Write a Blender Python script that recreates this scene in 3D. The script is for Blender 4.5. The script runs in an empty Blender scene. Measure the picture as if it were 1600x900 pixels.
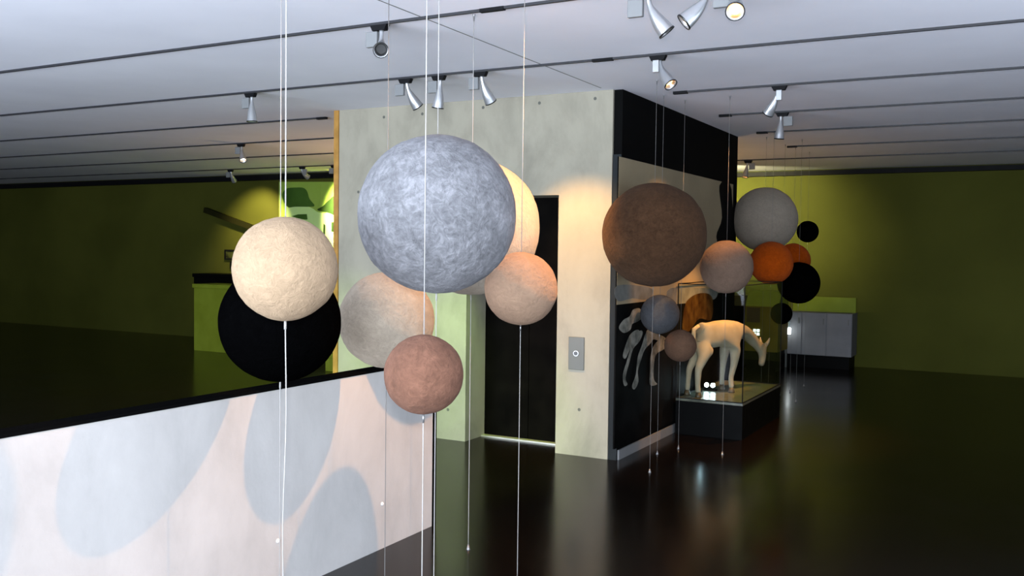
import bpy, bmesh, math, random
from mathutils import Vector, Matrix, noise, Euler

random.seed(7)
sc = bpy.context.scene
C = sc.collection

# ------------------------------------------------------------------ camera
F_PX = 1476.4
YAW, PITCH, ROLL = 0.49939, -0.03964, 0.012418
CAM = Vector((0, 0, 1.6))
fwd = Vector((-math.sin(YAW)*math.cos(PITCH), math.cos(YAW)*math.cos(PITCH), math.sin(PITCH)))
r0 = Vector((math.cos(YAW), math.sin(YAW), 0))
u0 = r0.cross(fwd)
RT = r0*math.cos(ROLL) + u0*math.sin(ROLL)
UP = -r0*math.sin(ROLL) + u0*math.cos(ROLL)
cd = bpy.data.cameras.new('camera')
cam = bpy.data.objects.new('camera', cd)
C.objects.link(cam)
cd.sensor_width = 36
cd.lens = F_PX/1600*36
cd.clip_start = 0.05
cam.matrix_world = Matrix(((RT.x, UP.x, -fwd.x, CAM.x), (RT.y, UP.y, -fwd.y, CAM.y),
                           (RT.z, UP.z, -fwd.z, CAM.z), (0, 0, 0, 1)))
sc.camera = cam

# ------------------------------------------------------------------ world, exposure, large lights
sc.view_settings.view_transform = 'Standard'
sc.view_settings.look = 'None'
sc.view_settings.gamma = 1
sc.view_settings.use_curve_mapping = False
sc.view_settings.exposure = 0.45
w = bpy.data.worlds.new('World')
sc.world = w
w.use_nodes = True
w.node_tree.nodes['Background'].inputs[0].default_value = (0.62, 0.74, 1.0, 1)
w.node_tree.nodes['Background'].inputs[1].default_value = 0.6

FLASH_W = 260.0
DAY_W = 85.0
DAY_BACK_W = 1350.0

def lamp_data(kind, name, energy, color):
    l = bpy.data.lights.new(name, kind)
    l.energy = energy
    l.color = color
    return l

def aim_rot(d, roll=0):
    return Vector(d).to_track_quat('-Z', 'Y').to_euler()

# the photographer's flash, just above the lens
fl = lamp_data('SPOT', 'camera_flash', FLASH_W, (0.92, 0.95, 1.0))
fl.spot_size = math.radians(100)
fl.spot_blend = 0.9
fl.shadow_soft_size = 0.03
flo = bpy.data.objects.new('camera_flash', fl)
C.objects.link(flo)
flo.location = CAM + UP*0.11 - RT*0.02
flo.rotation_euler = aim_rot(fwd)
# added daylight fill through added, unseen windows in the right and back walls
for nm, loc, size, d, en in (('added_daylight_side', (2.66, 3.2, 1.25), (5.2, 1.9), (-1, 0, 0.55), DAY_W),
                             ('added_daylight_back', (-3.0, -2.72, 1.2), (9.8, 1.9), (0, 1, 0.7), DAY_BACK_W)):
    l = lamp_data('AREA', nm, en, (0.79, 0.85, 1.0))
    l.shape = 'RECTANGLE'
    l.size, l.size_y = size
    o = bpy.data.objects.new(nm, l)
    C.objects.link(o)
    o.location = loc
    o.rotation_euler = Vector(d).to_track_quat('-Z', 'Y').to_euler()

H = 2.83          # ceiling height
YW = 6.70         # front face of the concrete core
XB = -2.73        # face of the black side cladding
XP = -2.984       # face of the parapet

# ------------------------------------------------------------------ pixel helpers (1600 x 900 frame)
def ray(x, y):
    return RT*((x-800)/F_PX) + UP*(-(y-450)/F_PX) + fwd
def on_z(x, y, z):
    d = ray(x, y); return CAM + d*((z-CAM.z)/d.z)
def on_x(x, y, X):
    d = ray(x, y); return CAM + d*(X/d.x)
def on_y(x, y, Y):
    d = ray(x, y); return CAM + d*(Y/d.y)
def at(x, y, depth):
    return CAM + ray(x, y)*depth

# ------------------------------------------------------------------ materials
MATS = {}
def newmat(name):
    m = bpy.data.materials.new(name)
    m.use_nodes = True
    return m, m.node_tree.nodes, m.node_tree.links, m.node_tree.nodes['Principled BSDF']

def plain(name, col, rough=0.5, metal=0.0, emit=None, es=0.0, spec=0.5):
    if name in MATS: return MATS[name]
    m, n, l, b = newmat(name)
    b.inputs['Base Color'].default_value = (*col, 1)
    b.inputs['Roughness'].default_value = rough
    b.inputs['Metallic'].default_value = metal
    b.inputs['Specular IOR Level'].default_value = spec
    if emit:
        b.inputs['Emission Color'].default_value = (*emit, 1)
        b.inputs['Emission Strength'].default_value = es
    # faint procedural wear in the roughness
    t = n.new('ShaderNodeTexNoise'); t.inputs['Scale'].default_value = 14
    r = n.new('ShaderNodeMapRange')
    r.inputs['To Min'].default_value = max(0.02, rough*0.85); r.inputs['To Max'].default_value = min(1, rough*1.15)
    g = n.new('ShaderNodeTexCoord')
    l.new(g.outputs['Object'], t.inputs['Vector'])
    l.new(t.outputs['Fac'], r.inputs['Value']); l.new(r.outputs['Result'], b.inputs['Roughness'])
    MATS[name] = m
    return m

def ramp(n, stops):
    r = n.new('ShaderNodeValToRGB')
    while len(r.color_ramp.elements) < len(stops): r.color_ramp.elements.new(0.5)
    for e, (p, c) in zip(r.color_ramp.elements, stops):
        e.position = p; e.color = (*c, 1)
    return r

def felt(name, col, dark=0.62, light=1.28, scale=1.0, tint=(1, 1, 1), fuzz=0.35, spec=0.08):
    """matted wool: tangled wisps, darker hollows, soft sheen"""
    m, n, l, b = newmat(name)
    tc = n.new('ShaderNodeTexCoord')
    nz = n.new('ShaderNodeTexNoise'); nz.inputs['Scale'].default_value = 20*scale
    nz.inputs['Detail'].default_value = 9; nz.inputs['Roughness'].default_value = 0.68; nz.inputs['Distortion'].default_value = 0.9
    nb = n.new('ShaderNodeTexNoise'); nb.inputs['Scale'].default_value = 5*scale; nb.inputs['Detail'].default_value = 5; nb.inputs['Distortion'].default_value = 1.4
    # long tangled fibres: noise stretched along a swirling direction
    dn = n.new('ShaderNodeTexNoise'); dn.inputs['Scale'].default_value = 16*scale; dn.inputs['Detail'].default_value = 2
    mp = n.new('ShaderNodeVectorMath'); mp.operation = 'MULTIPLY_ADD'; mp.inputs[1].default_value = (0.085, 0.085, 0.085)
    wv = n.new('ShaderNodeTexNoise'); wv.inputs['Scale'].default_value = 58*scale; wv.inputs['Detail'].default_value = 5; wv.inputs['Roughness'].default_value = 0.6
    for t in (nz, nb, dn): l.new(tc.outputs['Object'], t.inputs['Vector'])
    l.new(dn.outputs['Color'], mp.inputs[0]); l.new(tc.outputs['Object'], mp.inputs[2]); l.new(mp.outputs[0], wv.inputs['Vector'])
    mx = n.new('ShaderNodeMath'); mx.operation = 'MULTIPLY_ADD'; mx.inputs[1].default_value = 0.45
    m2 = n.new('ShaderNodeMath'); m2.operation = 'MULTIPLY'; m2.inputs[1].default_value = 0.33
    m3 = n.new('ShaderNodeMath'); m3.operation = 'MULTIPLY_ADD'; m3.inputs[1].default_value = 0.22
    l.new(wv.outputs['Fac'], m2.inputs[0])
    l.new(nb.outputs['Fac'], m3.inputs[0]); l.new(m2.outputs[0], m3.inputs[2])
    l.new(nz.outputs['Fac'], mx.inputs[0]); l.new(m3.outputs[0], mx.inputs[2])
    d = tuple(c*dark for c in col); h = tuple(min(1, c*light*t) for c, t in zip(col, tint))
    rp = ramp(n, [(0.36, d), (0.50, col), (0.64, h)])
    l.new(mx.outputs[0], rp.inputs['Fac']); l.new(rp.outputs['Color'], b.inputs['Base Color'])
    b.inputs['Roughness'].default_value = 1.0
    b.inputs['Specular IOR Level'].default_value = spec
    b.inputs['Sheen Weight'].default_value = fuzz
    b.inputs['Sheen Roughness'].default_value = 0.6
    b.inputs['Sheen Tint'].default_value = (*[min(1, c*1.5+0.05) for c in col], 1)
    bp = n.new('ShaderNodeBump'); bp.inputs['Strength'].default_value = 1.0; bp.inputs['Distance'].default_value = 0.018
    l.new(mx.outputs[0], bp.inputs['Height']); l.new(bp.outputs['Normal'], b.inputs['Normal'])
    return m

def concrete(name, col, stain=0.78, scale=1.0, rough=0.75):
    m, n, l, b = newmat(name)
    tc = n.new('ShaderNodeTexCoord')
    mp = n.new('ShaderNodeMapping'); mp.inputs['Scale'].default_value = (1, 1, 0.55)
    l.new(tc.outputs['Object'], mp.inputs['Vector'])
    a = n.new('ShaderNodeTexNoise'); a.inputs['Scale'].default_value = 2.6*scale; a.inputs['Detail'].default_value = 8
    a.inputs['Roughness'].default_value = 0.62; a.inputs['Distortion'].default_value = 0.25
    f = n.new('ShaderNodeTexNoise'); f.inputs['Scale'].default_value = 60; f.inputs['Detail'].default_value = 4
    v = n.new('ShaderNodeTexVoronoi'); v.inputs['Scale'].default_value = 26*scale
    l.new(mp.outputs[0], a.inputs['Vector']); l.new(tc.outputs['Object'], f.inputs['Vector']); l.new(mp.outputs[0], v.inputs['Vector'])
    dk = tuple(c*stain for c in col); lt = tuple(min(1, c*1.13) for c in col)
    rp = ramp(n, [(0.30, dk), (0.5, col), (0.72, lt)])
    l.new(a.outputs['Fac'], rp.inputs['Fac'])
    pr = ramp(n, [(0.0, (0.62, 0.62, 0.62)), (0.055, (1, 1, 1))])
    l.new(v.outputs['Distance'], pr.inputs['Fac'])
    mm = n.new('ShaderNodeMix'); mm.data_type = 'RGBA'; mm.blend_type = 'MULTIPLY'; mm.inputs[0].default_value = 0.5
    l.new(rp.outputs['Color'], mm.inputs[6]); l.new(pr.outputs['Color'], mm.inputs[7])
    l.new(mm.outputs[2], b.inputs['Base Color'])
    b.inputs['Roughness'].default_value = rough
    b.inputs['Specular IOR Level'].default_value = 0.3
    bp = n.new('ShaderNodeBump'); bp.inputs['Strength'].default_value = 0.12; bp.inputs['Distance'].default_value = 0.004
    l.new(f.outputs['Fac'], bp.inputs['Height']); l.new(bp.outputs['Normal'], b.inputs['Normal'])
    return m

def mottled(name, c1, c2, scale=3.0, rough=0.6, spec=0.4, detail=5):
    if name in MATS: return MATS[name]
    m, n, l, b = newmat(name)
    tc = n.new('ShaderNodeTexCoord')
    a = n.new('ShaderNodeTexNoise'); a.inputs['Scale'].default_value = scale; a.inputs['Detail'].default_value = detail
    l.new(tc.outputs['Object'], a.inputs['Vector'])
    rp = ramp(n, [(0.35, c1), (0.65, c2)])
    l.new(a.outputs['Fac'], rp.inputs['Fac']); l.new(rp.outputs['Color'], b.inputs['Base Color'])
    b.inputs['Roughness'].default_value = rough; b.inputs['Specular IOR Level'].default_value = spec
    MATS[name] = m
    return m

def floor_mat():
    m, n, l, b = newmat('polished_black_floor')
    tc = n.new('ShaderNodeTexCoord')
    a = n.new('ShaderNodeTexNoise'); a.inputs['Scale'].default_value = 30; a.inputs['Detail'].default_value = 6
    s = n.new('ShaderNodeTexNoise'); s.inputs['Scale'].default_value = 1.4; s.inputs['Detail'].default_value = 4
    l.new(tc.outputs['Object'], a.inputs['Vector']); l.new(tc.outputs['Object'], s.inputs['Vector'])
    rp = ramp(n, [(0.35, (0.0016, 0.001, 0.0007)), (0.7, (0.006, 0.003, 0.0016))])
    l.new(a.outputs['Fac'], rp.inputs['Fac']); l.new(rp.outputs['Color'], b.inputs['Base Color'])
    mr = n.new('ShaderNodeMapRange'); mr.inputs['To Min'].default_value = 0.14; mr.inputs['To Max'].default_value = 0.24
    l.new(s.outputs['Fac'], mr.inputs['Value']); l.new(mr.outputs['Result'], b.inputs['Roughness'])
    b.inputs['Specular IOR Level'].default_value = 0.22
    bp = n.new('ShaderNodeBump'); bp.inputs['Strength'].default_value = 0.03; bp.inputs['Distance'].default_value = 0.002
    l.new(a.outputs['Fac'], bp.inputs['Height']); l.new(bp.outputs['Normal'], b.inputs['Normal'])
    return m

def glass_mat(name, tint=(0.93, 0.97, 0.95)):
    m, n, l, b = newmat(name)
    n.remove(b)
    tr = n.new('ShaderNodeBsdfTransparent'); tr.inputs[0].default_value = (*tint, 1)
    gl = n.new('ShaderNodeBsdfGlossy'); gl.inputs['Roughness'].default_value = 0.02
    lw = n.new('ShaderNodeLayerWeight'); lw.inputs['Blend'].default_value = 0.5
    pw = n.new('ShaderNodeMath'); pw.operation = 'POWER'; pw.inputs[1].default_value = 5
    fr = n.new('ShaderNodeMath'); fr.operation = 'MULTIPLY_ADD'; fr.inputs[1].default_value = 0.6; fr.inputs[2].default_value = 0.003
    l.new(lw.outputs['Facing'], pw.inputs[0]); l.new(pw.outputs[0], fr.inputs[0])
    mx = n.new('ShaderNodeMixShader')
    l.new(fr.outputs[0], mx.inputs[0]); l.new(tr.outputs[0], mx.inputs[1]); l.new(gl.outputs[0], mx.inputs[2])
    l.new(mx.outputs[0], n['Material Output'].inputs['Surface'])
    return m

M_floor = floor_mat()
M_ceiling = mottled('ceiling_paint', (0.78, 0.78, 0.85), (0.83, 0.83, 0.90), 1.3, 0.8, 0.2)
M_core = concrete('raw_concrete', (0.30, 0.277, 0.218), 0.74)
M_parapet = concrete('white_concrete', (0.475, 0.455, 0.44), 0.86, 1.2)
M_black = mottled('black_cladding', (0.001, 0.001, 0.0012), (0.002, 0.002, 0.002), 3, 0.7, 0.05)
M_edge = plain('grey_steel_edge', (0.016, 0.019, 0.021), 0.6, spec=0.1)
M_green = mottled('lime_wall', (0.054, 0.058, 0.008), (0.074, 0.078, 0.012), 0.8, 0.8, 0.1)
M_wall = mottled('plaster', (0.42, 0.42, 0.42), (0.48, 0.48, 0.48), 1.5, 0.8, 0.2)
M_wood = mottled('oak_trim', (0.30, 0.15, 0.03), (0.42, 0.22, 0.05), 9, 0.5, 0.3)
M_skirt = plain('pale_skirting', (0.18, 0.18, 0.18), 0.5)
M_track = plain('track_grey', (0.022, 0.022, 0.026), 0.5, 0.0, spec=0.3)
M_trackblk = plain('track_black', (0.004, 0.004, 0.005), 0.6, spec=0.12)
M_cap = plain('black_cap', (0.003, 0.003, 0.003), 0.9, spec=0.0)
M_alu = plain('brushed_silver', (0.50, 0.51, 0.53), 0.32, 0.75)
M_box = plain('gear_box_grey', (0.17, 0.175, 0.18), 0.55, 0.0, spec=0.3)
M_hole = plain('lamp_inside_black', (0.005, 0.005, 0.005), 0.35)
M_wire = plain('white_cord', (0.30, 0.29, 0.28), 0.6)
M_wireg = plain('grey_cord', (0.15, 0.145, 0.14), 0.6)
M_peg = plain('steel_peg', (0.35, 0.35, 0.36), 0.35, 0.8)
M_glass = glass_mat('clear_glass')
M_steel = plain('satin_steel', (0.10, 0.105, 0.095), 0.45, 0.0)
M_door = mottled('dark_lift_door', (0.0015, 0.0012, 0.001), (0.003, 0.0025, 0.002), 6, 0.6, 0.02)
M_sill = plain('steel_sill', (0.5, 0.48, 0.45), 0.35, 0.6)

# ------------------------------------------------------------------ mesh helpers
def link(name, me, mat=None, parent=None, loc=None):
    o = bpy.data.objects.new(name, me)
    C.objects.link(o)
    if mat is not None and not me.materials: me.materials.append(mat)
    if parent is not None: o.parent = parent
    if loc is not None: o.location = loc
    return o

def tag(o, label=None, cat=None, group=None, kind=None):
    if label: o['label'] = label
    if cat: o['category'] = cat
    if group: o['group'] = group
    if kind: o['kind'] = kind
    return o

def empty(name, loc=(0, 0, 0)):
    o = bpy.data.objects.new(name, None)
    C.objects.link(o)
    o.location = loc
    o.empty_display_size = 0.1
    return o

def box_me(a, b, bev=0.0):
    a = Vector(a); b = Vector(b)
    lo = Vector((min(a.x, b.x), min(a.y, b.y), min(a.z, b.z))); hi = Vector((max(a.x, b.x), max(a.y, b.y), max(a.z, b.z)))
    bm = bmesh.new()
    bmesh.ops.create_cube(bm, size=1)
    for v in bm.verts:
        v.co = Vector(((v.co.x+.5)*(hi.x-lo.x)+lo.x, (v.co.y+.5)*(hi.y-lo.y)+lo.y, (v.co.z+.5)*(hi.z-lo.z)+lo.z))
    if bev: bmesh.ops.bevel(bm, geom=bm.edges[:], offset=bev, segments=2, affect='EDGES', profile=0.5)
    me = bpy.data.meshes.new('m'); bm.to_mesh(me); bm.free()
    return me

def box(name, a, b, mat, parent=None, bev=0.0):
    o = link(name, box_me(a, b, bev), mat, parent)
    return o

def prism(name, pts, vec, mat, parent=None):
    """polygon (3-D points) pushed along vec"""
    vec = Vector(vec); pts = [Vector(p) for p in pts]; k = len(pts)
    bm = bmesh.new()
    a = [bm.verts.new(p) for p in pts]; b = [bm.verts.new(p+vec) for p in pts]
    bm.faces.new(a); bm.faces.new(b[::-1])
    for i in range(k): bm.faces.new((a[i], b[i], b[(i+1) % k], a[(i+1) % k]))
    bmesh.ops.recalc_face_normals(bm, faces=bm.faces[:])
    me = bpy.data.meshes.new('m'); bm.to_mesh(me); bm.free()
    return link(name, me, mat, parent)

def sweep_me(pts, radii, seg=14, cap0=True, cap1=True, close_in=None):
    pts = [Vector(p) for p in pts]
    bm = bmesh.new(); rings = []
    up = Vector((0.31, 0.17, 0.93)).normalized()
    t0 = (pts[1]-pts[0]).normalized()
    if abs(t0.dot(up)) > 0.95: up = Vector((1, 0, 0.05)).normalized()
    nrm = (up - t0*up.dot(t0)).normalized()
    for i, p in enumerate(pts):
        t = (pts[min(i+1, len(pts)-1)] - pts[max(i-1, 0)])
        if t.length < 1e-9: t = t0
        t = t.normalized()
        if i and t.dot(tp) < 0: t = -t
        tp = t
        nn = nrm - t*nrm.dot(t)
        if nn.length > 1e-6: nrm = nn.normalized()
        bi = t.cross(nrm)
        rr = radii[i] if isinstance(radii, (list, tuple)) else radii
        rings.append([bm.verts.new(p + (nrm*math.cos(2*math.pi*j/seg) + bi*math.sin(2*math.pi*j/seg))*rr) for j in range(seg)])
    for a, b in zip(rings, rings[1:]):
        for j in range(seg):
            f = bm.faces.new((a[j], a[(j+1) % seg], b[(j+1) % seg], b[j])); f.smooth = True
    if cap0: bm.faces.new(rings[0][::-1])
    if cap1: bm.faces.new(rings[-1])
    bmesh.ops.recalc_face_normals(bm, faces=bm.faces[:])
    me = bpy.data.meshes.new('m'); bm.to_mesh(me); bm.free()
    return me

def rod(name, p, q, r, mat, parent=None, seg=8):
    return link(name, sweep_me([p, q], r, seg), mat, parent)

def disc_me(c, nrm, r, seg=20):
    nrm = Vector(nrm).normalized(); a = nrm.orthogonal().normalized(); b = nrm.cross(a)
    bm = bmesh.new()
    bm.faces.new([bm.verts.new(Vector(c) + (a*math.cos(2*math.pi*j/seg)+b*math.sin(2*math.pi*j/seg))*r) for j in range(seg)])
    me = bpy.data.meshes.new('m'); bm.to_mesh(me); bm.free()
    return me

def struct(o, label=None):
    o['kind'] = 'structure'
    if label: o['label'] = label
    return o

# ------------------------------------------------------------------ the room
struct(box('floor', (-21, -3, -0.2), (3, 16, 0), M_floor), 'polished black floor mirroring the room')
ceil = struct(box('ceiling', (-21, -3, H), (3, 16, H+0.2), M_ceiling), 'white plaster ceiling with lighting tracks')
box('seam', (-2.862, 1.5, H-0.0015), (-2.854, 6.6, H+0.01), M_box, ceil)

# concrete core front wall with the lift opening
DL, DR, DT = -4.085, -3.247, 2.04
CL, CR = -5.43, -2.80
front = struct(prism('wall_front', [(CL, YW, 0), (DL, YW, 0), (DL, YW, DT), (DR, YW, DT), (DR, YW, 0), (CR, YW, 0), (CR, YW, H), (CL, YW, H)],
                     (0, 0.32, 0), M_core), 'raw concrete wall with a dark lift opening')
for (px, py) in ((600, 183), (755, 168), (843, 161), (930, 154), (660, 178), (905, 640), (700, 640), (560, 300)):
    p = on_y(px, py, YW)
    link('tie_hole', sweep_me([p+Vector((0, -0.0015, 0)), p+Vector((0, 0.004, 0))], [0.013, 0.011], 14), plain('tie_hole_dark', (0.10, 0.10, 0.085), 0.9), front)
struct(box('wall_core_left', (CL, YW+0.32, 0), (CL+0.2, 9.95, H), M_core))
struct(box('wall_core_back', (CL+0.2, 9.75, 0), (-3.02, 9.95, H), M_core))
side = struct(box('wall_core_side', (-3.02, YW+0.325, 0), (-2.80, 9.95, H), M_core), 'side wall of the concrete core')
clad = struct(box('wall_cladding', (-2.798, YW+0.02, 0), (XB, 9.95, H), M_black), 'black cladding on the side of the concrete core')
box('edge_strip', (-2.797, YW+0.008, 0.0), (XB, YW+0.019, 2.34), M_edge, clad)
struct(box('baseboard_core', (XB, YW+0.03, 0), (XB+0.014, 9.95, 0.075), M_skirt), 'pale skirting along the black wall')
struct(box('trim_1', (CL-0.052, YW-0.012, 0), (CL-0.001, YW+0.31, H-0.001), M_wood), 'orange wooden trim on the end of the concrete wall')

# lift door set back in the opening
dr = struct(empty('door_1', (DL, YW+0.30, 0)), 'dark lift door in the concrete wall')
mid = (DL+DR)/2
for a, b in ((DL-0.08, mid-0.002), (mid+0.002, DR+0.08)):
    d = box('door_leaf', (a-DL, 0.03, 0.0), (b-DL, 0.07, DT+0.06), M_door, dr, 0.003)
box('sill', (0.0, -0.035, 0.0), (DR-DL, 0.028, 0.012), M_sill, dr)

# call plate beside the lift
cp = tag(empty('call_panel', on_y(901, 552, YW)), 'grey steel lift call plate on the concrete wall', 'call panel')
box('plate', (-0.066, -0.012, -0.128), (0.066, 0.0, 0.128), M_steel, cp, 0.003)
link('button', sweep_me([(0.0, -0.012, 0), (0.0, -0.019, 0)], 0.017, 16), plain('button_dark', (0.03, 0.03, 0.03), 0.3), cp)
link('button_ring', sweep_me([(0.0, -0.0122, 0), (0.0, -0.0165, 0)], [0.024, 0.022], 18), M_alu, cp)

# white parapet on the left
par = struct(box('wall_parapet', (XP-0.13, -1.5, 0), (XP, 4.535, 0.953), M_parapet), 'whitewashed concrete parapet with a black cap')
box('cap', (XP-0.10, -1.5, 0.9535), (XP+0.004, 4.545, 0.966), M_cap, par)
box('end_plate', (XP-0.14, 4.536, 0.0), (XP+0.006, 4.568, 0.953), M_cap, par)
for (px, py) in ((434, 845), (597, 787)):
    p = on_x(px, py, XP)
    link('tie_plug', sweep_me([p, p+Vector((0.004, 0, 0)), p+Vector((0.010, 0, 0))], [0.011, 0.010, 0.004], 14), plain('plug_white', (0.8, 0.78, 0.76), 0.5), par)

# far walls of the hall
YL, YR = 12.0, 14.2
wl = struct(box('wall_far', (-21, YL, 0), (-5.0, YL+0.2, H), M_green), 'lime green far wall left of the concrete core')
wr = struct(box('wall_far_right', (-5.0, YR, 0), (3, YR+0.2, H), M_green), 'lime green far wall right of the concrete core')
struct(box('wall_far_return', (-5.2, YL+0.2, 0), (-5.0, YR, H), M_green))
for nm, a, b in (('trim_2', (-21, YL-0.10, H-0.105), (-5.0, YL-0.002, H-0.02)), ('trim_3', (-5.0, YR-0.10, H-0.085), (3, YR-0.002, H-0.02))):
    struct(box(nm, a, b, M_trackblk), 'black rail below the ceiling along the green wall')
struct(box('wall_left', (-21.2, -3, 0), (-21, 12, H), M_wall))
def window_wall(name, axis, const, lo, hi, openings, z0, z1, t):
    """wall along one axis with window openings, as one U-and-lintel prism per bay is avoided: one mesh with holes"""
    bm = bmesh.new()
    cuts = [lo] + [c for o in openings for c in o] + [hi]
    def quadbox(a, b, c, d):
        vs = []
        for k in (0, t):
            for (s, z) in ((a, c), (b, c), (b, d), (a, d)):
                vs.append(bm.verts.new((const+k, s, z) if axis == 'y' else (s, const+k, z)))
        for f in ((0, 1, 2, 3), (7, 6, 5, 4), (0, 4, 5, 1), (1, 5, 6, 2), (2, 6, 7, 3), (3, 7, 4, 0)):
            bm.faces.new([vs[i] for i in f])
    for i in range(len(cuts)-1):
        a, b = cuts[i], cuts[i+1]
        if i % 2 == 0: quadbox(a, b, 0, H)
        else: quadbox(a, b, 0, z0); quadbox(a, b, z1, H)
    bmesh.ops.remove_doubles(bm, verts=bm.verts[:], dist=1e-4)
    bmesh.ops.recalc_face_normals(bm, faces=bm.faces[:])
    me = bpy.data.meshes.new('m'); bm.to_mesh(me); bm.free()
    return struct(link(name, me, M_wall))
window_wall('wall_right', 'y', 2.4, -3, 16, [(0.6, 5.8)], 0.5, 2.4, 0.2)
window_wall('wall_back', 'x', -2.6, -21, 3, [(-8.0, 2.0)], 0.5, 2.5, 0.2)
n_win = 0  # windows added outside the view as openings for the daylight fill
for i in range(4):
    n_win += 1
    wn = struct(empty('window_%d' % n_win, (2.5, 0.6+1.3*i, 0.5)), 'added tall window in the unseen right wall, for fill daylight')
    for a, b in (((-.03, 0, 0), (.03, .05, 1.9)), ((-.03, 1.25, 0), (.03, 1.3, 1.9)), ((-.03, .05, 0), (.03, 1.25, .05)), ((-.03, .05, 1.85), (.03, 1.25, 1.9))):
        box('window_frame', a, b, M_box, wn)
    box('pane', (-.004, .05, .05), (.004, 1.25, 1.85), M_glass, wn)
for i in range(7):
    n_win += 1
    wn = struct(empty('window_%d' % n_win, (-7.9+1.4*i, -2.5, 0.5)), 'added tall window in the unseen back wall, for fill daylight')
    for a, b in (((0, -.03, 0), (.05, .03, 1.9)), ((1.35, -.03, 0), (1.4, .03, 1.9)), ((.05, -.03, 0), (1.35, .03, .05)), ((.05, -.03, 1.85), (1.35, .03, 1.9))):
        box('window_frame', a, b, M_box, wn)
    box('pane', (.05, -.004, .05), (1.35, .004, 1.85), M_glass, wn)

# ------------------------------------------------------------------ lighting tracks
TY = [4.2, 5.6, 6.98, 8.3, 9.62, 11.0, 12.4]
def track(y, x0, x1, label, joints=(), caps=(False, False)):
    r = tag(empty('lighting_track', (0, y, H)), label, 'track', 'ceiling lighting tracks')
    box('rail', (x0, -0.009, -0.014), (x1, 0.009, -0.0005), M_track, r)
    for jx in joints: box('connector', (jx-0.07, -0.0135, -0.0185), (jx+0.07, 0.0135, -0.0007), M_trackblk, r)
    if caps[0]: box('end_cap', (x0-0.09, -0.016, -0.021), (x0+0.02, 0.016, -0.0007), M_trackblk, r)
    if caps[1]: box('end_cap', (x1-0.02, -0.016, -0.021), (x1+0.09, 0.016, -0.0007), M_trackblk, r)
track(TY[0], -13, 2.0, 'nearest ceiling track, cut by the top edge of the photo', (on_z(765, 10, H).x,))
track(TY[1], -13, 2.0, 'long ceiling track in front of the concrete wall', (on_z(937, 89, H).x,))
track(TY[2], -15, -5.90, 'ceiling track ending just left of the concrete wall', (), (False, True))
track(TY[2], -2.33, 2.0, 'ceiling track starting beside the top of the black wall', (), (True, False))
track(TY[3], -16, -5.50, 'dim ceiling track left of the concrete wall, before the green room')
track(TY[3], -2.36, 2.0, 'second ceiling track along the black wall, holding the lower lamp', (), (True, False))
track(TY[4], -17, -5.50, 'ceiling track over the warm lit ceiling of the green room')
track(TY[4], -2.36, 2.0, 'third ceiling track at the end of the black wall', (), (True, False))
track(TY[5], -18, -5.50, 'ceiling track nearest the green wall with three lamps')
track(TY[5], -2.36, 2.0, 'fourth ceiling track, just past the black wall', (), (True, False))
track(TY[6], -4.4, 2.0, 'farthest ceiling track in front of the right green wall')

# ------------------------------------------------------------------ track spotlights
LENS = {}
def lens_mat(col, s):
    k = (col, s)
    if k not in LENS:
        LENS[k] = plain('lamp_lens_%d' % len(LENS), (0.25, 0.22, 0.2) if s else (0.05, 0.05, 0.05), 0.15, 0, col if s else None, s)
    return LENS[k]

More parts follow.
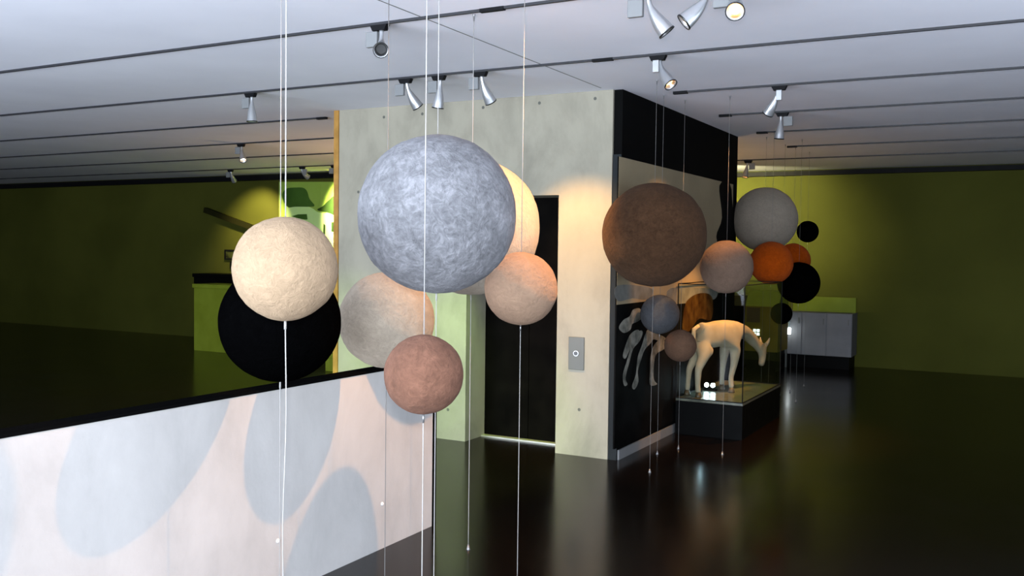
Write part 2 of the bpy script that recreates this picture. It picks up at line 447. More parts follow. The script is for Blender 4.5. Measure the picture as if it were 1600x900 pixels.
def spotlight(x, y, aim, label, boxside=-1, lens=((1, .75, .4), 0), light=None, group='track spotlights', box_mat=None, boxface='x', drop=0.055, reach=0.135, boxes=True):
    """black adapter, grey gear box, trumpet-shaped silver head on a curved neck"""
    d = Vector(aim).normalized()
    r = tag(empty('track_spotlight', (x, y, H-0.016)), label, 'spotlight', group)
    pr = [(-0.055, 0, 0), (0.055, 0, 0), (0.04, 0, -0.03), (-0.04, 0, -0.03)]
    prism('adapter', [(p[0], -0.017, p[2]) for p in pr], (0, 0.034, 0), M_trackblk, r)
    bx = boxside
    if boxes:
        if boxface == 'x':
            b = box('gear_box', (bx*0.012, -0.012, -0.115), (bx*0.088, 0.014, -0.032), box_mat or M_box, r, 0.004)
        else:
            b = box('gear_box', (-0.02+bx*0.004, -0.034, -0.105), (0.02+bx*0.004, -0.012, -0.031), box_mat or M_alu, r, 0.003)
    p0 = Vector((bx*-0.012, 0, -0.028)); p1 = p0 + Vector((0, 0, -drop)); p2 = p1 + d*reach
    pts, rad = [], []
    n = 18
    for i in range(n+1):
        t = i/n
        q = p0*(1-t)**2 + p1*2*t*(1-t) + p2*t*t
        pts.append(q)
        s = max(0, (t-0.22)/0.78)
        rad.append(0.0125 + 0.027*(s*s*(3-2*s))*1.0 + 0.002*(t > 0.97))
    # hollow mouth: the outer skin turns in at the rim
    end = (pts[-1]-pts[-2]).normalized()
    rim = pts[-1]
    outer = pts + [rim + end*0.004, rim + end*0.004, rim - end*0.006]
    orad = rad + [0.042, 0.0372, 0.0345]
    link('head', sweep_me(outer, orad, 20, True, False), M_alu, r)
    lm = lens_mat(*lens)
    link('reflector', sweep_me([rim-end*0.006, rim-end*0.026], [0.0345, 0.022], 20, False, False), plain('reflector_dark', (0.03, 0.03, 0.03), 0.3, 0.3) if not lens[1] else plain('reflector_lit', (0.8, 0.62, 0.4), 0.25, 0.9), r)
    link('lens', disc_me(rim - end*0.020, end, 0.0275), lm, r)
    link('rim', sweep_me([rim+end*0.0005, rim+end*0.0075, rim+end*0.0075, rim+end*0.0005], [0.0427, 0.0427, 0.0385, 0.0385], 22, False, False), M_hole, r)
    if light:
        en, col, cone, blend, soft = light
        L = lamp_data('SPOT', 'spot_beam', en, col)
        L.spot_size = math.radians(cone); L.spot_blend = blend; L.shadow_soft_size = soft
        lo = bpy.data.objects.new('spot_beam', L); C.objects.link(lo); lo.parent = r
        lo.location = rim + end*0.03
        lo.rotation_euler = aim_rot(light_aim.get(label, d))
    return r
light_aim = {}

WARM = (1.0, 0.46, 0.115); GREEN = (0.55, 0.95, 0.08); YEL = (1.0, 0.55, 0.16)
def tx(px, py): return on_z(px, py, H).x
spotlight(tx(597, 36), TY[0], (0.52, -0.78, -0.42), 'unlit silver spotlight facing the camera on the nearest track', -1, drop=0.09, reach=0.075)
spotlight(tx(407, 146), TY[1], (0.02, 0.0, -1), 'silver spotlight pointing straight down, leftmost on the long track', -1, (GREEN, 6), (150, GREEN, 92, 0.6, 0.03))
spotlight(tx(630, 119), TY[1], (0.45, 0.85, -1.15), 'dark-mouthed silver spotlight above the left of the large grey ball', -1)
spotlight(tx(682, 114), TY[1], (-0.22, 0.12, -1), 'green-glowing silver spotlight pointing down between two others', -1, (GREEN, 6), (260, GREEN, 74, 0.5, 0.03))
spotlight(tx(747, 108), TY[1], (0.36, 1.05, -1.45), 'silver spotlight tilted right towards the concrete pillar by the lift', -1, ((1, .7, .3), 0), (165, YEL, 66, 0.7, 0.02))
spotlight(tx(1028, 83), TY[1], (0.62, -0.22, -0.78), 'warm glowing spotlight above the big dark brown ball', -1, (WARM, 9), (10, WARM, 70, 0.7, 0.03), boxface='y')
spotlight(-1.60, TY[0], (0.9, 0.4, -1.2), 'silver spotlight at the top edge, leftmost of three close ones', -1, ((1, .5, .2), 1.5), (20, WARM, 52, 0.7, 0.02))
spotlight(-1.29, TY[0], (-1.30, -0.58, -1.20), 'yellow lit spotlight at the top edge, middle of three close ones', 1, (YEL, 7), (165, WARM, 90, 0.5, 0.012))
spotlight(-1.165, TY[0], (0.22, -0.80, -0.62), 'bright orange spotlight facing the camera at the top edge', 1, ((1.0, .5, .16), 5), (6, WARM, 60, 0.6, 0.03), boxes=False)
spotlight(tx(1219, 132), TY[2], (-0.55, 0.35, -0.70), 'dark-mouthed spotlight tilted left, above another on the right', 1, boxface='y', light=(85, WARM, 58, 0.5, 0.02))
spotlight(tx(1222, 173), TY[3], (-0.10, 0.05, -1), 'dark-mouthed spotlight pointing down, lower one of the right pair', 1, light=(320, WARM, 66, 0.6, 0.02))
spotlight(tx(389, 225), TY[3], (0.45, -0.3, -0.8), 'small white lit spotlight under the warm ceiling left of the wall', -1, ((1, .92, .75), 14), (90, (1, .75, .42), 120, 0.8, 0.03))
spotlight(tx(360, 264), TY[5], (-0.2, 0.6, -0.5), 'dark spotlight nearest the left edge by the green wall', -1, light=(200, (1, .82, .40), 80, 0.8, 0.03))
spotlight(tx(461, 258), TY[5], (0.15, 0.75, -0.38), 'dark spotlight turned to the green wall, above the beige ball', 1, light=(850, (1, .88, .5), 76, 0.7, 0.03))
spotlight(tx(512, 256), TY[5], (0.05, 0.25, -0.9), 'small lit spotlight by the wooden trim in the green room', -1, ((1, .95, .8), 14), (22, (.9, 1, .6), 70, 0.7, 0.03))
spotlight(tx(1151, 243), TY[6], (-0.12, -0.25, -0.9), 'glowing spotlight right of the black wall end', 1, (WARM, 30), (12, (1, .8, .4), 130, 0.8, 0.03))
spotlight(-4.15, TY[6], (0.38, 1.0, -0.32), 'added spotlight, unseen behind the black wall, lighting the right green wall', -1, ((1, .9, .6), 8), (380, (1, .9, .5), 74, 0.8, 0.03))  # added out of view to brighten the green wall past the cladding

# ------------------------------------------------------------------ felt balls on wires
def ball_me(r, seed, sub, lump):
    bm = bmesh.new()
    bmesh.ops.create_icosphere(bm, subdivisions=sub, radius=1.0)
    off = Vector((seed*3.1, seed*1.7, seed*0.9))
    for v in bm.verts:
        p = v.co.normalized()
        k = noise.noise(p*2.2+off)*lump*1.2 + noise.noise(p*7+off)*lump*0.55 + noise.noise(p*19+off)*lump*0.32 + noise.noise(p*42+off)*lump*0.22
        v.co = p*r*(1+k)
    for f in bm.faces: f.smooth = True
    me = bpy.data.meshes.new('m'); bm.to_mesh(me); bm.free()
    return me

BALLS = []
def felt_ball(px, py, rp, depth, mat, label, seed, sub=5, lump=0.012, wr=0.0022, wire=None, slack=0.0, pos=None):
    if depth > 6: wr = 0.0012
    c = pos if pos else at(px, py, depth)
    r = rp*depth/F_PX*0.985
    t = tag(empty('felt_ball', c), label, 'ball', 'felt balls hung on wires')
    wire = wire or M_wire
    link('ball', ball_me(r, seed, sub, lump), mat, t)
    top = H - 0.001 - c.z
    link('upper_wire', sweep_me([(0, 0, r*0.96), (0, 0, top)], wr, 8), wire, t)
    n = 14
    pts = []
    for i in range(n+1):
        k = i/n
        pts.append((slack*math.sin(k*9)*math.sin(k*math.pi), slack*0.6*math.sin(k*6+1)*math.sin(k*math.pi), -r*0.96 + k*(-c.z+0.004+r*0.96)))
    link('lower_wire', sweep_me(pts, wr*0.92, 8), wire, t)
    link('ceiling_peg', sweep_me([(0, 0, top-0.035), (0, 0, top-0.004), (0, 0, top)], [wr*1.6, 0.006, 0.009], 10), M_peg, t)
    link('floor_peg', sweep_me([(0, 0, -c.z), (0, 0, -c.z+0.006), (0, 0, -c.z+0.03)], [0.012, 0.009, wr*1.4], 10), M_peg, t)
    link('collar', sweep_me([(0, 0, -r*0.99), (0, 0, -r*0.99-0.03)], wr*1.9, 8), M_peg if rp < 80 else wire, t)
    BALLS.append(t)
    return t

F_grey = felt('felt_grey', (0.1368, 0.1368, 0.1467), 0.52, 1.7)
F_beige = felt('felt_beige', (0.27, 0.192, 0.123), 0.8, 1.2)
F_black = felt('felt_black', (0.0008, 0.0008, 0.0009), 0.8, 1.3, fuzz=0.0, spec=0.0)
F_white = felt('felt_white', (0.399, 0.342, 0.2755), 0.85, 1.15)
F_tan = felt('felt_tan', (0.2484, 0.161, 0.1086), 0.8, 1.2)
F_cream = felt('felt_cream', (0.285, 0.2375, 0.1852), 0.8, 1.22)
F_brown = felt('felt_brown', (0.1189, 0.0574, 0.0377), 0.66, 1.4)
F_dkbrown = felt('felt_dark_brown', (0.054, 0.027, 0.0135), 0.58, 1.5)
F_rose = felt('felt_rose', (0.135, 0.088, 0.063), 0.8, 1.2)
F_pale = felt('felt_pale_grey', (0.25, 0.213, 0.17), 0.85, 1.15)
F_orange = felt('felt_orange', (0.34, 0.055, 0.002), 0.7, 1.3)
F_blue = felt('felt_blue_grey', (0.042, 0.043, 0.047), 0.75, 1.25)
F_nut = felt('felt_nut', (0.085, 0.046, 0.028), 0.75, 1.25)

felt_ball(446, 420, 82.5, 3.10, F_beige, 'pale beige felt ball hanging in front of the black ball', 1, wr=0.0023, slack=0.006)
felt_ball(438, 503, 95, 3.86, F_black, 'large black felt ball behind the beige one above the parapet', 2, wr=0.0020, lump=0.006)
felt_ball(683, 335, 125.5, 3.50, F_grey, 'largest ball, blue-grey felt, at the centre', 3, wr=0.0017, lump=0.014)
felt_ball(737, 355, 108, 4.98, F_white, 'large white felt ball mostly hidden behind the blue-grey one', 4, wr=0.0019)
felt_ball(814, 451, 58, 4.45, F_tan, 'peach tan felt ball in front of the lift opening', 5, wr=0.0018)
felt_ball(604, 500, 75.5, 4.40, F_cream, 'cream felt ball with warm light on its right, between black and brown balls', 6, wr=0.0018, wire=M_wireg)
felt_ball(662, 585, 63, 3.00, F_brown, 'reddish brown felt ball, lowest of the near ones, before the parapet end', 7, wr=0.0018)
felt_ball(1022, 367, 82.5, 6.80, F_dkbrown, 'big dark brown felt ball beside the concrete pillar', 8, wr=0.0022, wire=M_wireg)
felt_ball(1135, 417, 42, 7.45, F_rose, 'rosy grey felt ball touching the pale grey one in view', 9, 4, wire=M_wireg, wr=0.0018)
felt_ball(1195, 343, 51, 10.0, F_pale, 'pale grey felt ball before the right green wall', 10, 5, 0.007, wire=M_wireg)
felt_ball(1205, 411, 34, 9.58, F_orange, 'round orange felt ball under the pale grey one', 11, 4, 0.008, wire=M_wireg)
felt_ball(1239, 407, 27, 10.9, F_orange, 'bright orange felt ball half hidden by a black one at the right', 12, 4, 0.008, wire=M_wireg)
felt_ball(1248, 442, 33, 10.2, F_black, 'black felt ball below the half hidden orange one', 13, 4, 0.006, wire=M_wireg)
felt_ball(1262, 362, 17, 11.4, F_black, 'small black felt ball at the right, level with the pale grey one', 14, 4, 0.006, wire=M_wireg)
felt_ball(1221, 490, 17, 10.7, F_black, 'small black felt ball before the grey cabinet, lowest at the right', 15, 4, 0.006, wire=M_wireg)
felt_ball(1031, 491, 31, 7.45, F_blue, 'small blue-grey felt ball below the big dark brown one', 16, 4, wire=M_wireg, wr=0.0015)
felt_ball(1063, 540, 25.5, 7.68, F_nut, 'small nut brown felt ball beside the foal, lowest of the right cluster', 17, 4, wire=M_wireg)

# ------------------------------------------------------------------ photograph mounted on the black wall
ph = tag(empty('wall_photograph', (XB, 0, 0)), 'large photograph of pale foals mounted on the black wall', 'photograph')
def smooth(pts, k=4):
    out = []; n = len(pts)
    for i in range(n):
        p0, p1, p2, p3 = (Vector((*pts[(i+j) % n], 0)) for j in (-1, 0, 1, 2))
        for m in range(k):
            t = m/k
            q = 0.5*((2*p1) + (p2-p0)*t + (2*p0-5*p1+4*p2-p3)*t*t + (3*p1-p0-3*p2+p3)*t**3)
            out.append((q.x, q.y))
    return out
def on_print(pts, x): return [Vector((x, *on_x(px, py, XB)[1:])) for px, py in pts]
def print_shape(name, pts, lift, mat, parent=ph):
    q = [Vector((lift-0.0008, p.y, p.z)) for p in on_print(smooth(pts), 0)]
    return prism(name, q, (0.0008, 0, 0), mat, parent)
M_psky = mottled('print_sky', (0.24, 0.195, 0.125), (0.30, 0.245, 0.155), 1.2, 0.75, 0.05)
M_pdark = mottled('print_meadow', (0.001, 0.001, 0.001), (0.004, 0.004, 0.004), 5, 0.7, 0.05)
M_pfoal = mottled('print_foal', (0.08, 0.08, 0.068), (0.24, 0.23, 0.195), 12, 0.7, 0.05)
M_pbrown = mottled('print_mare', (0.03, 0.012, 0.003), (0.08, 0.042, 0.01), 10, 0.7, 0.05)
M_pmist = mottled('print_mist', (0.12, 0.12, 0.11), (0.18, 0.18, 0.165), 8, 0.7, 0.05)
y0 = on_x(965, 244, XB).y; y1 = 9.76; zt = 2.315
box('board', (0.0, y0, 0.10), (0.012, y1, zt), M_pdark, ph)
zh = 1.20
box('sky', (0.0121, y0, zh), (0.0132, y1, zt), M_psky, ph)
print_shape('mist', [(962, 446), (1012, 449), (1016, 462), (1004, 468), (985, 466), (962, 470)], 0.0142, M_pmist)
print_shape('mist', [(1046, 450), (1112, 452), (1116, 466), (1096, 470), (1046, 474)], 0.0142, M_pmist)
print_shape('tree', [(1122, 290), (1141, 296), (1141, 440), (1118, 445), (1126, 400), (1117, 370), (1126, 340)], 0.0142, M_pdark)
print_shape('mare', [(1064, 520), (1067, 480), (1076, 465), (1092, 458), (1108, 461), (1112, 478), (1108, 500), (1090, 498), (1076, 516)], 0.0150, M_pbrown)
foals = [
 [(964, 512), (971, 500), (981, 494), (986, 484), (997, 482), (1001, 494), (994, 502), (985, 506), (982, 515), (972, 520)],
 [(976, 535), (982, 522), (992, 515), (996, 519), (988, 532), (980, 548), (974, 560), (970, 555)],
 [(986, 530), (996, 517), (1001, 519), (996, 533), (986, 545), (980, 566), (974, 590), (977, 600), (972, 602), (970, 585), (978, 558)],
 [(1006, 520), (1018, 515), (1016, 532), (1004, 546), (998, 562), (993, 580), (994, 596), (988, 608), (984, 603), (990, 585), (993, 558), (1000, 538)],
 [(1018, 540), (1027, 531), (1036, 534), (1034, 545), (1022, 553), (1018, 570), (1018, 592), (1023, 600), (1012, 601), (1012, 580), (1013, 556)],
 [(1006, 518), (1014, 513), (1026, 522), (1036, 528), (1030, 534), (1018, 530), (1008, 534)]]
for k, f in enumerate(foals):
    print_shape('foal_shape', f, 0.0160+0.0012*k, M_pfoal)

# ------------------------------------------------------------------ glass case with the foal
KX0, KX1, KY0, KY1, KZ0, KZ1 = -2.70, -2.105, 8.0, 9.40, 0.315, 1.33
case = tag(empty('display_case', ((KX0+KX1)/2, (KY0+KY1)/2, 0)), 'black framed glass case holding the pale foal beside the black wall', 'display case')
cx, cy = (KX0+KX1)/2, (KY0+KY1)/2
def kb(name, a, b, mat, bev=0): return box(name, (a[0]-cx, a[1]-cy, a[2]), (b[0]-cx, b[1]-cy, b[2]), mat, case, bev)
M_plinth = plain('case_plinth_black', (0.002, 0.002, 0.002), 0.5, spec=0.05)
M_ground = mottled('case_ground', (0.05, 0.055, 0.04), (0.12, 0.125, 0.09), 14, 0.28, 0.5)
kb('plinth', (KX0, KY0, 0), (KX1, KY1, KZ0-0.02), M_plinth)
kb('ground', (KX0, KY0, KZ0-0.02), (KX1, KY1, KZ0), M_ground)
e = 0.008
for x in (KX0, KX1-e):
    for y in (KY0, KY1-e): kb('post', (x, y, KZ0), (x+e, y+e, KZ1), M_trackblk)
for z in (KZ0, KZ1-e):
    for y in (KY0, KY1-e): kb('rail', (KX0+e, y, z), (KX1-e, y+e, z+e), M_trackblk)
    for x in (KX0, KX1-e): kb('rail', (x, KY0+e, z), (x+e, KY1-e, z+e), M_trackblk)
kb('pane', (KX0+e, KY0+0.002, KZ0+e), (KX1-e, KY0+0.006, KZ1-e), M_glass)
kb('pane', (KX1-0.006, KY0+e, KZ0+e), (KX1-0.002, KY1-e, KZ1-e), M_glass)
kb('pane', (KX0+e, KY1-0.006, KZ0+e), (KX1-e, KY1-0.002, KZ1-e), M_glass)

# added glowing twin lamp imitating the flash reflection in the case glass
ul = tag(empty('glint_lamp', (on_y(1110, 606, 8.62).x, 8.62, KZ0)), 'added bluish glow imitating a flash reflection between the legs of the foal', 'lamp')
box('base', (-0.06, -0.03, 0), (0.06, 0.03, 0.012), M_trackblk, ul, 0.003)
for s in (-1, 1):
    link('glint_head', sweep_me([(s*0.03, 0.035, 0.03), (s*0.03, -0.005, 0.045), (s*0.03, -0.022, 0.052)], [0.012, 0.022, 0.024], 16), M_trackblk, ul)
    link('lens', sweep_me([(s*0.03, -0.0225, 0.0522), (s*0.03, -0.0255, 0.0532)], 0.021, 16), plain('glint_lens', (0.8, 0.9, 1), 0.2, 0, (0.75, 0.92, 1.0), 40), ul)
L = lamp_data('POINT', 'glint_glow', 0.4, (0.6, 0.85, 1.0)); L.shadow_soft_size = 0.02
lo = bpy.data.objects.new('glint_glow', L); C.objects.link(lo); lo.parent = ul; lo.location = (0, -0.30, 0.10)

def skin_body(name, chains, mat, parent, sub=2):
    """chains: list of lists of (point, radius); first point of a chain may be ('ref', key)"""
    verts, edges, rad, key = [], [], [], {}
    for ch in chains:
        prev = None
        for k, p, r in ch:
            if k in key: idx = key[k]
            else:
                idx = len(verts); verts.append(p); rad.append(r)
                key[k] = idx
            if prev is not None: edges.append((prev, idx))
            prev = idx
    me = bpy.data.meshes.new('m'); me.from_pydata(verts, edges, [])
    o = bpy.data.objects.new(name, me); C.objects.link(o)
    sk = o.modifiers.new('skin', 'SKIN'); sk.branch_smoothing = 0.6
    for i, v in enumerate(me.skin_vertices[0].data):
        r = rad[i]; v.radius = r if isinstance(r, tuple) else (r, r); v.use_root = (i == 0)
    ss = o.modifiers.new('sub', 'SUBSURF'); ss.levels = sub; ss.render_levels = sub
    dg = bpy.context.evaluated_depsgraph_get()
    me2 = bpy.data.meshes.new_from_object(o.evaluated_get(dg))
    bpy.data.objects.remove(o)
    for p in me2.polygons: p.use_smooth = True
    me2.materials.clear(); me2.materials.append(mat)
    return link(name, me2, None, parent)

# the foal: seen three-quarters from behind, head lowered to the right
FO = Vector((on_y(1098, 560, 8.30).x, 8.30, KZ0))
foal = tag(empty('foal', FO), 'pale young foal standing head down inside the glass case', 'foal')
def fp(px, py, Y): return on_y(px, py, Y) - FO
M_foal = mottled('foal_coat', (0.27, 0.22, 0.16), (0.34, 0.28, 0.21), 7, 0.85, 0.1)
V = Vector
hip = fp(1103, 512, 8.36)
bodyc = [('rmp', fp(1095, 514, 8.17), 0.098), ('pel', fp(1107, 513, 8.28), 0.134), ('bel', fp(1124, 519, 8.46), 0.138), ('che', fp(1142, 519, 8.64), 0.134), ('nk0', fp(1157, 512, 8.80), 0.085),
         ('nk1', fp(1169, 523, 8.92), 0.066), ('nk2', fp(1180, 536, 9.02), 0.054), ('pol', fp(1191, 544, 9.10), 0.054), ('fac', fp(1193, 556, 9.09), 0.042), ('muz', fp(1190, 567, 9.06), 0.032), ('nos', fp(1189, 572, 9.05), 0.026)]
g = KZ0 - FO.z
near_h = [('pel', bodyc[1][1], .1), ('hL1', fp(1099, 538, 8.20), 0.088), ('hL2', fp(1100, 556, 8.16), 0.055), ('hL3', fp(1091, 577, 8.11), 0.034), ('hL4', fp(1090, 602, 8.12), 0.024), ('hL5', fp(1091, 619, 8.13), 0.026)]
far_h = [('pel', bodyc[1][1], .1), ('hR1', fp(1092, 540, 8.22), 0.070), ('hR2', fp(1086, 558, 8.20), 0.044), ('hR3', fp(1077, 576, 8.19), 0.030), ('hR4', fp(1075, 596, 8.20), 0.022), ('hR5', fp(1074, 610, 8.22), 0.024)]
near_f = [('che', bodyc[3][1], .1), ('fL1', fp(1150, 545, 8.60), 0.058), ('fL2', fp(1147, 568, 8.60), 0.034), ('fL3', fp(1142, 590, 8.59), 0.024), ('fL4', fp(1143, 606, 8.59), 0.024)]
far_f = [('che', bodyc[3][1], .1), ('fR1', fp(1132, 546, 8.72), 0.052), ('fR2', fp(1130, 567, 8.74), 0.031), ('fR3', fp(1128, 589, 8.74), 0.023), ('fR4', fp(1128, 604, 8.74), 0.023)]
earA = [('pol', bodyc[7][1], .04), ('ea1', bodyc[7][1]+V((0.045, 0.03, 0.055)), 0.016), ('ea2', bodyc[7][1]+V((0.06, 0.04, 0.10)), 0.006)]
earB = [('pol', bodyc[7][1], .04), ('eb1', bodyc[7][1]+V((-0.03, 0.05, 0.055)), 0.016), ('eb2', bodyc[7][1]+V((-0.04, 0.07, 0.10)), 0.006)]
for ch in (near_h, far_h, near_f, far_f):           # feet on the ground
    k, p, r = ch[-1]; ch[-1] = (k, Vector((p.x, p.y, g+0.040)), r)
    k, p, r = ch[-2]; ch[-2] = (k, Vector((p.x, p.y, max(p.z, g+0.11))), r)
skin_body('body', [bodyc, near_h, far_h, near_f, far_f, earA, earB], M_foal, foal)
M_hoof = plain('hoof_dark', (0.05, 0.035, 0.02), 0.5)
for ch in (near_h, far_h, near_f, far_f):
    p = ch[-1][1]
    link('hoof', sweep_me([(p.x, p.y, g), (p.x, p.y, g+0.012), (p.x, p.y, g+0.048)], [0.030, 0.029, 0.021], 14), M_hoof, foal)
tb = bodyc[0][1] + V((-0.022, -0.075, 0.03))
link('tail', sweep_me([tb+V((0.02, 0.02, 0.0)), tb+V((-0.012, -0.014, -0.03)), tb+V((-0.016, -0.018, -0.10)), tb+V((-0.010, -0.012, -0.17))], [0.018, 0.020, 0.020, 0.008], 10), mottled('foal_tail', (0.35, 0.26, 0.17), (0.5, 0.4, 0.28), 20, 0.9, 0.1), foal)
for s in (-1, 1):
    link('eye', sweep_me([bodyc[8][1]+V((s*0.030, -0.012, 0.03)), bodyc[8][1]+V((s*0.038, -0.012, 0.03))], [0.009, 0.005], 10), M_hoof, foal)

# ------------------------------------------------------------------ far furniture on the right
M_yel = mottled('kiosk_ochre', (0.15, 0.10, 0.006), (0.2, 0.14, 0.01), 3, 0.6, 0.2)
M_lime = mottled('lime_panel', (0.16, 0.20, 0.012), (0.2, 0.25, 0.02), 3, 0.6, 0.2)
M_grey = mottled('cabinet_grey', (0.16, 0.16, 0.17), (0.2, 0.2, 0.21), 3, 0.6, 0.2)
M_red = plain('kiosk_recess', (0.06, 0.02, 0.008), 0.7)
M_screen = plain('lit_screen', (0.8, 0.9, 0.9), 0.3, 0, (0.85, 0.97, 1.0), 2.2)
YK = 12.85
a0, a1 = on_y(1165, 455, YK), on_y(1215, 545, YK)
kiosk = tag(empty('kiosk', ((a0.x+a1.x)/2, YK, 0)), 'ochre yellow display kiosk with a slanted lime top', 'kiosk')
hw = (a1.x-a0.x)/2
box('plinth', (-hw+0.03, 0.03, 0), (hw-0.03, 0.55, 0.27), M_plinth, kiosk)
box('body', (-hw, 0, 0.27), (hw, 0.6, a0.z-0.20), M_yel, kiosk, 0.004)
prism('slanted_top', [(-hw, 0, a0.z-0.199), (-hw, 0.6, a0.z-0.199), (-hw, 0.6, a0.z), (-hw, 0.18, a0.z)], (2*hw, 0, 0), M_lime, kiosk)
box('recess', (-hw+0.02, -0.004, a0.z-0.42), (-0.02, -0.001, a0.z-0.22), M_red, kiosk)
s0 = on_y(1182, 519, YK)
for dx in (-0.024, 0.024):
    for dz in (-0.024, 0.024):
        box('lit_square', (s0.x-(a0.x+a1.x)/2+dx-0.018, -0.010, s0.z+dz-0.018), (s0.x-(a0.x+a1.x)/2+dx+0.018, -0.0045, s0.z+dz+0.018), M_screen, kiosk)
b0, b1 = on_y(1132, 461, YK+0.5), on_y(1163, 478, YK+0.5)
k2 = tag(empty('kiosk', ((b0.x+b1.x)/2, YK+0.5, 0)), 'dim yellowish kiosk seen through the glass above the back of the foal', 'kiosk')
hv = (b1.x-b0.x)/2
box('body', (-hv, 0, 0), (hv, 0.4, b1.z), M_plinth, k2, 0.004)
box('top_panel', (-hv, -0.004, b1.z), (hv, 0.4, b0.z), mottled('kiosk_pale', (0.06, 0.056, 0.022), (0.08, 0.074, 0.03), 3, 0.6, 0.2), k2, 0.004)
YC = 13.68
c0, c1 = on_y(1216, 487, YC), on_y(1330, 553, YC)
cab = tag(empty('cabinet', ((c0.x+c1.x)/2, YC, 0)), 'low grey cabinet with a lime backboard at the far right', 'cabinet')
hc = (c1.x-c0.x)/2
zb = on_y(1235, 553, YC).z; zt2 = on_y(1235, 487, YC).z; zt3 = on_y(1245, 464, YC).z
box('plinth', (-hc+0.03, 0.03, 0), (hc-0.03, 0.5, zb), M_plinth, cab)
nd = 3
box('body', (-hc, 0.012, zb), (hc, 0.46, zt2), M_grey, cab, 0.004)
for i in range(nd):
    dd = box('door', (-hc+2*hc*i/nd+0.006, -0.004, zb+0.006), (-hc+2*hc*(i+1)/nd-0.006, 0.0118, zt2-0.006), M_grey, cab, 0.002)
    box('handle', (-hc+2*hc*(i+1)/nd-0.05, -0.016, zt2-0.16), (-hc+2*hc*(i+1)/nd-0.038, -0.0042, zt2-0.08), M_steel, dd)
box('backboard', (-hc+0.14, 0.3, zt2), (hc, 0.34, zt3), M_lime, cab, 0.003)
sl = on_y(1229, 517, YC-0.13)
lamp = tag(empty('information_light', (sl.x, YC-0.13, 0)), 'white glowing light post in front of the grey cabinet', 'lamp')
box('post', (-0.012, -0.012, 0), (0.012, 0.012, sl.z-0.045), M_steel, lamp)
box('lit_face', (-0.055, -0.03, sl.z-0.045), (0.055, 0.03, sl.z+0.045), plain('lamp_face', (0.9, 0.95, 1), 0.3, 0, (0.92, 1, 1), 6), lamp, 0.004)
box('shade_column', (-0.045, -0.02, sl.z+0.0455), (0.045, 0.02, sl.z+0.26), plain('column_pale', (0.55, 0.68, 0.72), 0.4), lamp, 0.004)

# ------------------------------------------------------------------ green room on the left
mural = tag(empty('wall_mural', (0, YL, 0)), 'green wall painting with dark leaf shapes and a pale house', 'mural')
def paint(name, pts, lift, mat):
    q = [on_y(px, py, YL) for px, py in (smooth(pts) if name in ('leaf', 'house', 'stalk') else pts)]
    return prism(name, [Vector((p.x, -lift, p.z)) for p in q], (0, 0.0009, 0), mat, mural)
M_leaf = mottled('mural_leaf', (0.035, 0.085, 0.012), (0.06, 0.13, 0.02), 2, 0.8, 0.1)
M_leafd = mottled('mural_leaf_dark', (0.012, 0.03, 0.006), (0.03, 0.06, 0.01), 2, 0.8, 0.1)
M_mpale = mottled('mural_pale', (0.42, 0.60, 0.20), (0.50, 0.68, 0.26), 1, 0.8, 0.1)
M_mmid = mottled('mural_mid', (0.22, 0.33, 0.05), (0.28, 0.40, 0.07), 1, 0.8, 0.1)
paint('ground_tone', [(436, 284), (532, 284), (532, 470), (436, 470)], 0.0015, M_mmid)
paint('house', [(446, 334), (452, 325), (462, 322.5), (478, 322), (489, 326), (496, 331), (508, 333), (530, 336), (530, 460), (446, 460)], 0.0030, M_mpale)
paint('leaf', [(441, 306), (444, 298), (450, 294), (462, 293), (474, 293.5), (480, 299), (484, 311), (492, 321), (486, 323), (462, 323), (452, 324), (445, 318)], 0.0045, M_leaf)
paint('stalk', [(494, 289), (500, 289), (501, 310), (497, 324), (504, 318), (512, 308), (514, 312), (505, 322), (499, 328), (490, 326), (494, 314)], 0.0060, M_mmid)
paint('leaf', [(496, 328), (505, 322), (513, 314), (521, 307), (531, 304), (531, 336), (512, 332)], 0.0075, M_leafd)
paint('window', [(456, 338), (466, 335), (480, 334.5), (481, 343), (476, 343), (466, 341)], 0.0090, M_leaf)
paint('window', [(506, 349), (509, 352), (508.5, 366), (505.5, 366)], 0.0090, M_leafd)
paint('window', [(518.5, 347), (522, 347), (522, 362), (518.5, 362)], 0.0090, M_leafd)

rl0, rl1 = on_y(318, 328, YL-0.12), on_y(410, 362, YL-0.12)
rail = tag(empty('sloping_rail', rl0), 'dark sloping rail across the green wall left of the beige ball', 'rail')
dv = rl1-rl0
nz_ = Vector((-dv.z, 0, dv.x)).normalized()*0.045
prism('bar', [V((0, 0, 0))-nz_, dv-nz_, dv+nz_, V((0, 0, 0))+nz_], (0, 0.05, 0), plain('rail_olive', (0.012, 0.012, 0.003), 0.8, spec=0.05), rail)
for k in (0.25, 0.75):
    box('bracket', dv*k+V((-0.02, 0.05, -0.02)), dv*k+V((0.02, 0.118, 0.02)), M_trackblk, rail)

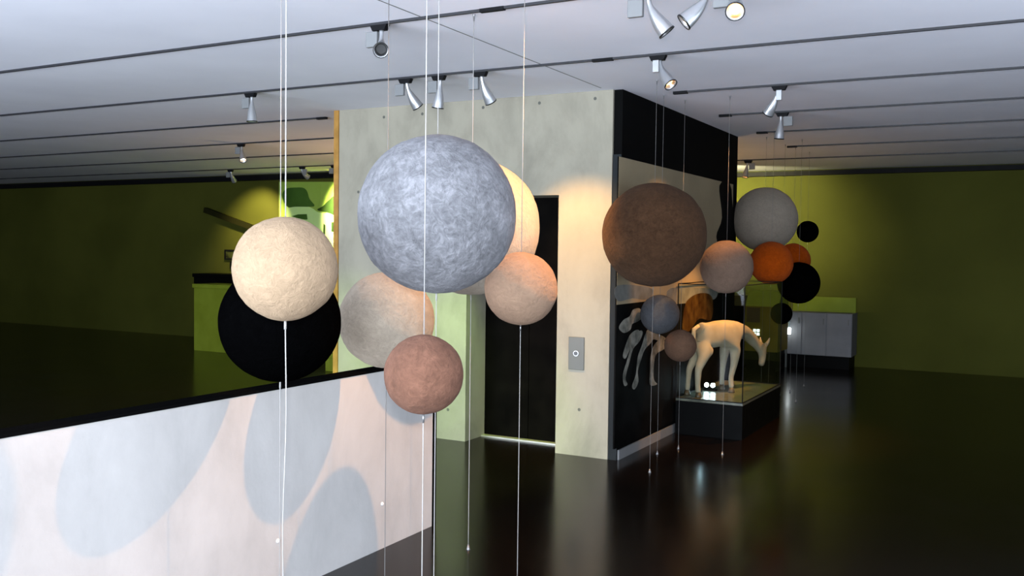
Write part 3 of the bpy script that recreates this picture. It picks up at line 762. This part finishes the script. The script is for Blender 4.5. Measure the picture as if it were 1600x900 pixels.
def picture(px0, py0, px1, py1, label):
    p, q = on_y(px0, py0, YL-0.03), on_y(px1, py1, YL-0.03)
    r = tag(empty('framed_picture', ((p.x+q.x)/2, YL-0.03, q.z)), label, 'picture')
    hw, hh = (q.x-p.x)/2, p.z-q.z
    t = min(hw, hh/2)*0.28
    for a, b in (((-hw, 0, 0), (-hw+t, .03, hh)), ((hw-t, 0, 0), (hw, .03, hh)), ((-hw+t, 0, 0), (hw-t, .03, t)), ((-hw+t, 0, hh-t), (hw-t, .03, hh))):
        box('frame', a, b, M_trackblk, r)
    box('picture', (-hw+t, 0.012, t), (hw-t, 0.029, hh-t), mottled('picture_olive', (0.01, 0.012, 0.004), (0.08, 0.09, 0.02), 9, 0.6, 0.2), r)
picture(350.5, 390, 368, 406, 'upper dark framed picture left of the beige ball')
picture(359, 408.5, 372, 420, 'lower dark framed picture mostly hidden by the beige ball')

def bench(px0, px1, ytop, ybot, Y, depth, mat_body, mat_top, name, label, cat):
    p = on_y(px0, ytop, Y); q = on_y(px1, ytop, Y)
    r = tag(empty(name, ((p.x+q.x)/2, Y, 0)), label, cat)
    h = (p.z+q.z)/2; hw = (q.x-p.x)/2
    box('body', (-hw+0.02, 0.02, 0), (hw-0.02, depth-0.02, h-0.06), mat_body, r, 0.004)
    box('top', (-hw, 0, h-0.06), (hw, depth, h), mat_top, r, 0.006)
    return r
bench(300, 420, 429, 450, 11.35, 0.5, M_plinth, M_plinth, 'display_bench', 'black display bench against the green wall at the left', 'bench')
bench(300, 440, 446, 470, 10.4, 0.5, M_lime, M_lime, 'display_plinth', 'lime green plinth behind the black ball', 'plinth')
bench(505, 640, 557, 580, 9.6, 0.6, M_lime, M_lime, 'display_plinth', 'low lime green plinth between the black and cream balls', 'plinth')

# ------------------------------------------------------------------ added uplighters, unseen behind the concrete core, warming the ceiling
def added_uplight(x, y, en, col, label):
    r = tag(empty('added_uplight', (x, y, 0)), label, 'lamp', 'added uplighters hidden behind the concrete core')
    link('base', sweep_me([(0, 0, 0), (0, 0, 0.012), (0, 0, 0.02)], [0.14, 0.14, 0.02], 24), M_trackblk, r)
    link('pole', sweep_me([(0, 0, 0.02), (0, 0, 1.12)], 0.012, 12), M_alu, r)
    link('bowl', sweep_me([(0, 0, 1.10), (0, 0, 1.12), (0, 0, 1.17), (0, 0, 1.24)], [0.02, 0.06, 0.12, 0.16], 28, True, False), M_alu, r)
    link('lens', disc_me((0, 0, 1.19), (0, 0, 1), 0.11, 24), plain('added_uplighter_lens', (0.8, 0.6, 0.4), 0.3, 0, col, 3), r)
    L = lamp_data('SPOT', 'ceiling_fill_beam', en, col); L.spot_size = math.radians(160); L.spot_blend = 0.5; L.shadow_soft_size = 0.08
    lo = bpy.data.objects.new('ceiling_fill_beam', L); C.objects.link(lo); lo.parent = r; lo.location = (0, 0, 1.26)
    lo.rotation_euler = (math.pi, 0, 0)
added_uplight(-6.6, 9.9, 60, (1.0, 0.60, 0.26), 'added uplighter hidden by the concrete core, warming the left ceiling')
added_uplight(-4.1, 11.3, 26, (1.0, 0.60, 0.26), 'added uplighter hidden behind the black wall, warming the right ceiling')
